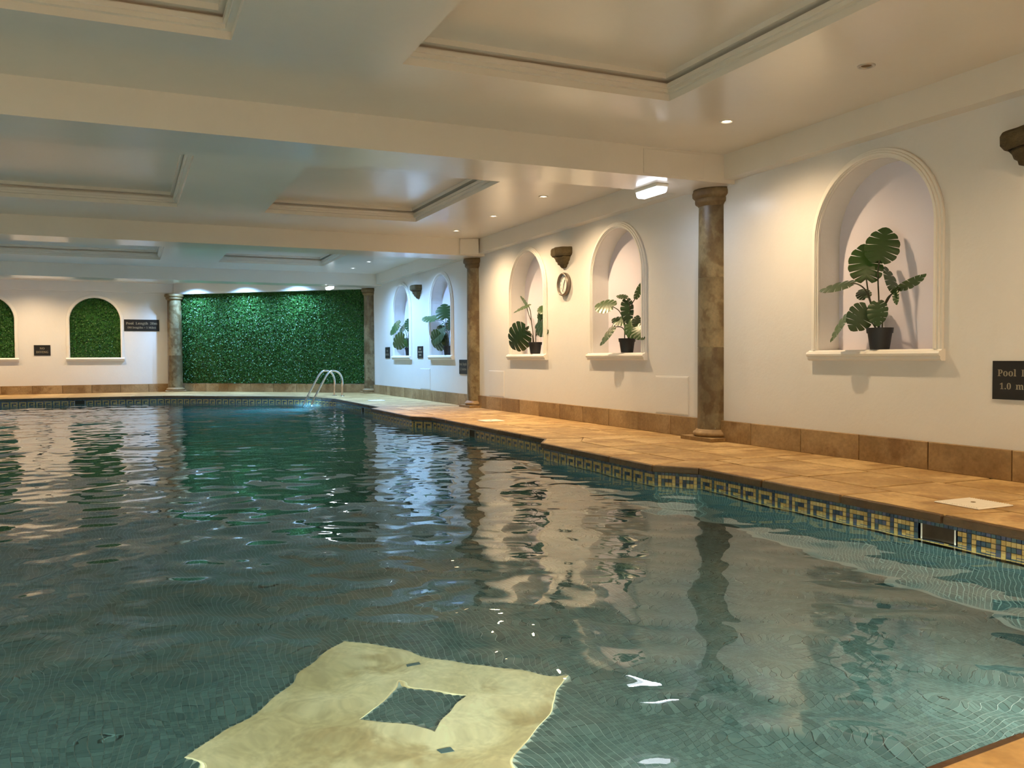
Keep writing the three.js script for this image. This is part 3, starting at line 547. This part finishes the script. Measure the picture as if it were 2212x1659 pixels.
const plants = [
  { label: 'tall split-leaf pot plant in the large niche nearest the pool depth 1.0 sign', pot: [4.99, 0.819, -4.607], leaves: [[[4.98, 1.469, -4.605], [5.03, 1.7, -4.596], 1.0, 0], [[4.93, 1.335, -4.679], [4.95, 1.588, -4.705], 0.95, 0.2], [[4.91, 1.31, -4.799], [4.83, 1.297, -5.027], 0.7, 1.15], [[4.91, 1.125, -4.651], [4.83, 0.972, -4.709], 1.05, -0.1], [[4.87, 1.074, -4.798], [4.81, 0.906, -4.922], 0.6, 1.2], [[4.91, 1.156, -4.559], [4.86, 1.004, -4.511], 0.85, 0.2], [[4.93, 1.222, -4.427], [4.95, 1.409, -4.494], 0.6, 0.9], [[4.98, 1.247, -4.421], [5.01, 1.301, -4.249], 0.5, 0.8], [[4.98, 1.202, -4.729], [5.01, 1.28, -4.815], 0.9, 0.2], [[4.93, 1.228, -4.42], [4.9, 1.14, -4.385], 0.5, 0.5]],
    stems: [[[4.98, 0.969, -4.603], [4.98, 1.17, -4.609], [4.98, 1.389, -4.619], [4.98, 1.469, -4.605]], [[4.97, 0.97, -4.628], [4.95, 1.092, -4.63], [4.93, 1.233, -4.659], [4.93, 1.335, -4.679]], [[4.95, 1.092, -4.63], [4.92, 1.258, -4.681], [4.91, 1.306, -4.75], [4.91, 1.31, -4.799]], [[4.97, 0.968, -4.568], [4.96, 1.106, -4.549], [4.94, 1.186, -4.494], [4.93, 1.222, -4.427]], [[4.96, 1.129, -4.541], [4.97, 1.221, -4.477], [4.98, 1.247, -4.421]], [[4.97, 0.989, -4.632], [4.93, 1.06, -4.619], [4.91, 1.125, -4.651]], [[4.97, 0.982, -4.632], [4.89, 1.093, -4.682], [4.87, 1.074, -4.798]], [[4.97, 0.975, -4.602], [4.94, 1.107, -4.583], [4.91, 1.156, -4.559]]] },
  { label: 'bushy split-leaf pot plant in the niche between the clock and the mottled column', pot: [4.99, 0.821, -8.069], leaves: [[[4.89, 1.33, -8.202], [4.79, 1.373, -8.404], 1.0, 0.75], [[4.97, 1.407, -7.855], [5.0, 1.558, -7.765], 0.45, 0.5], [[4.97, 1.389, -8.047], [4.93, 1.158, -7.971], 0.6, 0.3], [[4.89, 1.107, -8.161], [4.79, 0.935, -8.343], 0.6, 1.1], [[4.95, 1.146, -8.049], [4.89, 1.213, -8.208], 0.8, 0.6], [[4.97, 1.103, -7.845], [4.98, 1.209, -7.827], 1.0, 0.2], [[4.95, 1.096, -7.813], [4.91, 0.991, -7.653], 0.9, 0.2], [[4.95, 1.138, -7.981], [4.9, 1.017, -7.778], 0.8, 0.4], [[4.97, 1.42, -8.047], [4.91, 1.461, -8.146], 0.7, 0.8]],
    stems: [[[4.98, 0.964, -8.029], [4.98, 1.109, -8.029], [4.98, 1.289, -7.989], [4.97, 1.38, -8.001], [4.97, 1.42, -8.047]], [[4.97, 0.965, -8.082], [4.94, 1.14, -8.045], [4.91, 1.276, -8.099], [4.89, 1.33, -8.202]], [[4.98, 1.289, -7.989], [4.98, 1.359, -7.938], [4.97, 1.407, -7.855]], [[4.97, 0.963, -8.002], [4.92, 1.091, -8.047], [4.89, 1.107, -8.161]], [[4.97, 0.971, -8.082], [4.96, 1.092, -8.06], [4.95, 1.146, -8.049]], [[4.97, 0.963, -7.996], [4.97, 1.076, -7.923], [4.97, 1.103, -7.845]], [[4.97, 0.969, -8.002], [4.95, 1.102, -7.992], [4.95, 1.138, -7.981]]] },
  { label: 'sparse split-leaf pot plant in the niche between the clock and the rusty column', pot: [4.99, 0.819, -10.389], leaves: [[[4.95, 1.468, -10.508], [4.83, 1.44, -10.764], 0.45, 1.1], [[4.97, 1.477, -10.607], [4.97, 1.633, -10.758], 0.35, 0.9], [[4.91, 1.146, -10.526], [4.79, 0.918, -10.84], 0.95, 0.3], [[4.98, 1.365, -10.067], [4.98, 1.472, -10.212], 0.9, 0.2], [[4.97, 1.344, -10.112], [4.93, 1.29, -10.225], 0.8, 0.3], [[4.97, 1.233, -10.275], [4.93, 1.114, -9.968], 0.8, 0.5], [[4.93, 1.136, -10.583], [4.95, 1.182, -10.511], 0.6, 0.6]],
    stems: [[[4.98, 0.966, -10.408], [4.98, 1.15, -10.448], [4.97, 1.265, -10.468], [4.96, 1.385, -10.467], [4.95, 1.468, -10.508]], [[4.97, 0.966, -10.415], [4.95, 1.071, -10.4], [4.91, 1.146, -10.526]], [[4.98, 0.965, -10.353], [4.98, 1.117, -10.345], [4.97, 1.204, -10.295], [4.97, 1.233, -10.275]], [[4.98, 1.057, -10.338], [4.98, 1.26, -10.214], [4.97, 1.344, -10.112]], [[4.97, 1.265, -10.468], [4.97, 1.365, -10.552], [4.97, 1.477, -10.607]], [[4.98, 1.26, -10.214], [4.98, 1.313, -10.08], [4.98, 1.365, -10.067]]] },
  { label: 'pot plant with one upright leaf in the niche beside the rusty column, under cool light', pot: [4.99, 0.822, -13.816], leaves: [[[4.99, 1.456, -13.931], [5.01, 1.708, -14.072], 1.15, 0], [[4.93, 1.442, -14.302], [4.85, 1.538, -14.71], 0.6, 0.8], [[4.95, 1.235, -13.898], [4.83, 1.149, -14.318], 0.9, 0.7], [[4.93, 1.123, -13.998], [4.83, 0.992, -14.28], 1.2, 0.2], [[4.98, 1.248, -13.701], [4.98, 1.427, -13.697], 0.7, 0.3], [[4.97, 1.179, -13.938], [4.95, 0.939, -13.865], 0.5, 0.3], [[4.96, 1.263, -14.185], [4.98, 1.266, -13.953], 0.7, 0.8]],
    stems: [[[4.98, 0.966, -13.791], [4.98, 1.157, -13.814], [4.98, 1.311, -13.884], [4.99, 1.456, -13.931]], [[4.98, 1.291, -13.867], [4.96, 1.39, -13.951], [4.93, 1.442, -14.302]], [[4.98, 0.967, -13.835], [4.97, 1.157, -13.814], [4.95, 1.235, -13.898]], [[4.97, 0.967, -13.819], [4.95, 1.101, -13.873], [4.93, 1.123, -13.998]], [[4.98, 0.966, -13.763], [4.98, 1.155, -13.731], [4.98, 1.248, -13.701]], [[4.98, 1.1, -13.81], [4.97, 1.14, -13.899], [4.97, 1.179, -13.938]]] },
  { label: 'leaning pot plant in the niche closest to the leafy corner wall', pot: [4.99, 0.822, -16.031], leaves: [[[4.99, 1.309, -15.98], [5.0, 1.539, -16.063], 0.8, 0.3], [[4.91, 1.432, -16.442], [4.79, 1.311, -16.856], 0.6, 0.8], [[4.95, 1.368, -16.162], [4.89, 1.355, -16.438], 0.7, 0.6], [[4.93, 1.162, -16.177], [4.81, 1.02, -16.6], 0.7, 0.3], [[4.97, 1.149, -16.087], [4.93, 0.975, -16.072], 0.7, 0.4]],
    stems: [[[4.98, 0.964, -16.016], [4.98, 1.147, -15.974], [4.99, 1.309, -15.98]], [[4.98, 0.964, -16.045], [4.94, 1.279, -16.095], [4.91, 1.432, -16.442]], [[4.98, 1.061, -16.027], [4.97, 1.278, -16.047], [4.95, 1.368, -16.162]], [[4.98, 0.964, -16.052], [4.95, 1.127, -16.059], [4.93, 1.162, -16.177]], [[4.98, 0.964, -16.016], [4.98, 1.105, -16.048], [4.97, 1.149, -16.087]]] },
];
for (const p of plants) {
  const base = new THREE.Vector3(p.pot[0], SILL, p.pot[2]), t = thing('potted_monstera', p.label, 'pot plant', base.toArray(), 0, 'potted plants in the niches');
  const pot = mesh('pot', new THREE.LatheGeometry([[0, 0.001], [0.064, 0.001], [0.067, 0.006], [0.083, 0.118], [0.09, 0.12], [0.094, 0.158], [0.087, 0.158], [0.083, 0.13], [0, 0.13]].map(q => new THREE.Vector2(...q)), 32), M.pot, t);
  mesh('soil', new THREE.LatheGeometry([[0, 0.142], [0.05, 0.14], [0.085, 0.134]].map(q => new THREE.Vector2(...q)), 24), M.soil, pot);
  const sink = q => { const w = new THREE.Vector3(...q); return w; };
  for (const s of p.stems) { const pts = s.map(sink); if (pts[0].y < 1.0) pts.unshift(new THREE.Vector3(base.x + (pts[0].x - base.x) * 0.6, SILL + 0.12, base.z + (pts[0].z - base.z) * 0.6)); const g = new THREE.TubeGeometry(new THREE.CatmullRomCurve3(pts), 18, 0.0055, 7); g.translate(-base.x, -base.y, -base.z); mesh('stem', g, M.stem, t); }
  p.leaves.forEach((l, i) => { const g = leafBlade(...l); g.translate(-base.x, -base.y, -base.z); mesh('leaf', g, M.leaves[i % 3], t); });
}

// ---------------------------------------------------------------- corbels, clock, signs, panels
for (const [d, w] of [[3.42, 'rough brown stone corbel above the pool depth 1.0 sign'], [9.49, 'rough brown stone corbel above the round clock'], [15.36, 'rough brown stone corbel between the two bluish lit niches']]) {
  const t = thing('stone_corbel', w, 'corbel', [XW, 1.88, -d]);
  const tierGeo = (prof) => { const g = new THREE.LatheGeometry(prof.map(q => new THREE.Vector2(...q)), 22, Math.PI, Math.PI), p = g.attributes.position; for (let i = 0; i < p.count; i++) { const x = p.getX(i), y = p.getY(i), z = p.getZ(i), k = 1 + 0.05 * Math.sin(9 * y + 23 * z + d) + 0.04 * Math.sin(41 * z + 31 * x); p.setXYZ(i, x * k * 0.78, y, z * (x < -0.001 ? k : 1)); } g.computeVertexNormals(); return g; };
  mesh('corbel_top', tierGeo([[0, 0.135], [0.16, 0.135], [0.185, 0.145], [0.2, 0.17], [0.2, 0.225], [0.192, 0.245], [0.0, 0.25]]), M.corbel, t);
  mesh('corbel_taper', tierGeo([[0, 0], [0.045, 0], [0.06, 0.012], [0.075, 0.035], [0.098, 0.045], [0.105, 0.07], [0.13, 0.085], [0.142, 0.11], [0.165, 0.137], [0, 0.14]]), M.corbel, t);
}
{
  const t = thing('wall_clock', 'round silver-rimmed wall clock with a white dial below the corbel', 'clock', [XW, 1.675, -9.47], -Math.PI / 2);
  mesh('rim', new THREE.LatheGeometry([[0.12, 0], [0.145, 0], [0.147, 0.03], [0.14, 0.052], [0.13, 0.056], [0.122, 0.05], [0.12, 0.03]].map(q => new THREE.Vector2(...q)), 48).rotateX(Math.PI / 2), M.clockRim, t);
  const dial = printed(256, 256, '#e9e7e2', x => { x.fillStyle = '#1c1a18'; x.font = 'bold 30px serif'; x.textAlign = 'center'; x.textBaseline = 'middle'; for (let h = 1; h <= 12; h++) { const a = h * Math.PI / 6; x.fillText(String(h), 128 + 96 * Math.sin(a), 128 - 96 * Math.cos(a)); } });
  const disc = new THREE.CircleGeometry(0.121, 40); disc.translate(0, 0, 0.022); mesh('dial', disc, std({ map: dial, roughness: 0.6 }), t);
  const hand = (l, w, a) => { const g = new THREE.BoxGeometry(w, l, 0.003); g.translate(0, l * 0.4, 0.027); g.rotateZ(-a); return g; };
  mesh('hour_hand', hand(0.075, 0.009, 0.55), M.black, t); mesh('minute_hand', hand(0.105, 0.006, 3.5), M.black, t);
  mesh('glass_cover', new THREE.CircleGeometry(0.122, 40).translate(0, 0, 0.044), std({ color: lin(1, 1, 1), transmission: 1, thickness: 0, roughness: 0.02, ior: 1.5 }), t);
}
function sign(w, h, p, turn, label, lines) {         // slate plate with engraved lettering
  const t = thing('wall_sign', label, 'sign', p, turn);
  mesh('plate', bbox(w, h, 0.012, 0.0015).translate(0, 0, 0.006), M.black, t);
  const W = Math.round(w * 1400), H = Math.round(h * 1400);
  const tx = printed(W, H, '#141210', x => { x.fillStyle = '#8f8672'; x.textAlign = 'center'; x.textBaseline = 'middle'; for (const [s, y, size, bars] of lines) { x.font = `bold ${Math.round(size * 1400)}px serif`; if (bars) { let u = W * (0.5 - bars / 2); while (u < W * (0.5 + bars / 2)) { const k = size * 1400 * 0.35; x.fillRect(u, y * H - size * 600, k * 0.6, size * 1200 * 0.8); u += k; } } else x.fillText(s, W / 2, y * H); } });
  mesh('lettering', new THREE.PlaneGeometry(w - 0.006, h - 0.006).translate(0, 0, 0.0128), std({ map: tx, roughness: 0.5 }), t);
}
const depth = (n) => [['Pool  Depth', 0.31, 0.058], [`${n}  metres`, 0.66, 0.056]];
sign(0.40, 0.24, [XW, 0.62, -3.49], -Math.PI / 2, 'black sign reading Pool Depth 1.0 metres', depth('1.0'));
sign(0.36, 0.235, [XW, 0.625, -13.03], -Math.PI / 2, 'black pool depth sign hanging low beside the rusty column', depth('1.2'));
sign(0.32, 0.22, [XW, 0.88, -15.27], -Math.PI / 2, 'black three-line sign between the two bluish lit niches', [['', 0.24, 0.045, 0.35], ['', 0.5, 0.045, 0.72], ['', 0.76, 0.045, 0.4]]);
sign(0.33, 0.23, [XW, 0.885, -17.47], -Math.PI / 2, 'black no diving sign by the niche closest to the leafy wall', [['NO', 0.34, 0.062], ['DIVING', 0.68, 0.062]]);
sign(0.33, 0.235, [-1.77, 0.99, -DB], 0, 'black no diving sign between the two leaf-filled arches', [['NO', 0.32, 0.066], ['DIVING', 0.68, 0.066]]);
sign(0.76, 0.27, [0.31, 1.575, -DB], 0, 'wide black sign about the pool length', [['Pool  Length  20m', 0.33, 0.078], ['(80 lengths = 1 Mile)', 0.70, 0.062]]);
for (const [d, w] of [[7.19, 'white access panel on the wall beside the mottled column'], [11.67, 'white access panel on the wall beside the rusty column'], [15.0, 'white access panel below the bluish lit niches']]) {
  const t = thing('access_panel', w, 'access panel', [XW, 0.39, -d], -Math.PI / 2);
  mesh('frame', bbox(0.57, 0.38, 0.006, 0.002).translate(0, 0, 0.003), M.wall, t); mesh('door', bbox(0.55, 0.36, 0.008, 0.0015).translate(0, 0, 0.004), M.wall, t);
}

// ---------------------------------------------------------------- skimmers and their lids
const skimmerWords = ['skimmer opening in the tiled pool wall by the shallow end', 'skimmer opening in the tiled pool wall opposite the clock', 'skimmer opening in the tiled pool wall by the bluish lit niches', 'skimmer opening in the tiled wall under the leaf-filled arch'];
skimmerAt.forEach(({ p, u, n }, i) => {
  const t = thing('pool_skimmer', skimmerWords[i], 'skimmer', [p[0], -0.125, -p[1]], Math.atan2(u[1], u[0]));   // local +z into the pool wall's open side is -n
  const sgn = (Math.sin(t.rotation.y) * n[0] + Math.cos(t.rotation.y) * -n[1]) > 0 ? 1 : -1;
  const put = (name, w, h, dd, x, y, z, m) => mesh(name, bbox(w, h, dd, 0.0015), m, t).position.set(x, y, z * sgn);
  put('frame_post', 0.007, 0.106, 0.02, -0.0965, 0, 0.004, M.plastic); put('frame_post', 0.007, 0.106, 0.02, 0.0965, 0, 0.004, M.plastic);
  put('pocket_side', 0.006, 0.106, 0.19, -0.097, 0, 0.105, M.pocket); put('pocket_side', 0.006, 0.106, 0.19, 0.097, 0, 0.105, M.pocket); put('pocket_back', 0.2, 0.106, 0.006, 0, 0, 0.196, M.pocket); put('pocket_top', 0.2, 0.004, 0.19, 0, 0.051, 0.105, M.pocket); put('pocket_bottom', 0.2, 0.004, 0.19, 0, -0.053, 0.105, M.pocket);
});
for (const [x, d, w] of [[4.005, 3.08, 'white slotted skimmer lid set in the paving by the shallow end'], [4.035, 9.66, 'white skimmer lid set in the paving before the clock wall'], [4.1, 15.2, 'white skimmer lid set in the paving before the bluish lit niches']]) {
  const t = thing('skimmer_lid', w, 'lid', [x, 0.0, -d]);
  const p = mesh('plate', bbox(0.26, 0.26, 0.008, 0.003).rotateX(-Math.PI / 2), M.plastic, t); p.position.y = 0.004;
  for (let k = -8; k <= 8; k++) mesh('rib', bbox(0.24, 0.004, 0.005, 0.001).rotateX(-Math.PI / 2), M.plastic, t).position.set(0, 0.0095, k * 0.0138);
  mesh('finger_hole', new THREE.CylinderGeometry(0.012, 0.012, 0.002, 16).translate(0, 0.0125, 0), M.pocket, t);
}

// ---------------------------------------------------------------- ladder
{
  const n = [-0.96, -0.28], base = [3.98, 17.4], tan = [-0.28, 0.96];
  const t = thing('pool_ladder', 'chrome pool ladder with two curved handrails before the leafy wall', 'ladder', [base[0], 0, -base[1]]);
  const at = (k, s, y) => new THREE.Vector3(n[0] * s + tan[0] * k, y, -(n[1] * s + tan[1] * k));
  for (const k of [0, 0.32]) {
    const pts = [[0, 0], [-0.005, 0.18], [-0.002, 0.34], [0.05, 0.46], [0.15, 0.515], [0.26, 0.51], [0.34, 0.44], [0.42, 0.32], [0.52, 0.15], [0.62, -0.02], [0.67, -0.12], [0.69, -0.3], [0.69, -0.8], [0.69, -1.25]].map(([s, y]) => at(k, s, y));
    const r = mesh('handrail', new THREE.TubeGeometry(new THREE.CatmullRomCurve3(pts), 90, 0.021, 12), M.chrome, t);
    mesh('flange', new THREE.LatheGeometry([[0.022, 0.016], [0.045, 0.012], [0.052, 0], [0.022, 0]].map(q => new THREE.Vector2(...q)), 24).translate(at(k, 0, 0).x, 0, at(k, 0, 0).z), M.chrome, r);
  }
  for (const y of [-0.35, -0.62, -0.89]) { const m = mesh('tread', bbox(0.34, 0.025, 0.08, 0.004), M.chrome, t); m.position.copy(at(0.16, 0.69, y)); m.rotation.y = Math.atan2(tan[1], tan[0]); }
}

renderer.render(scene, camera);
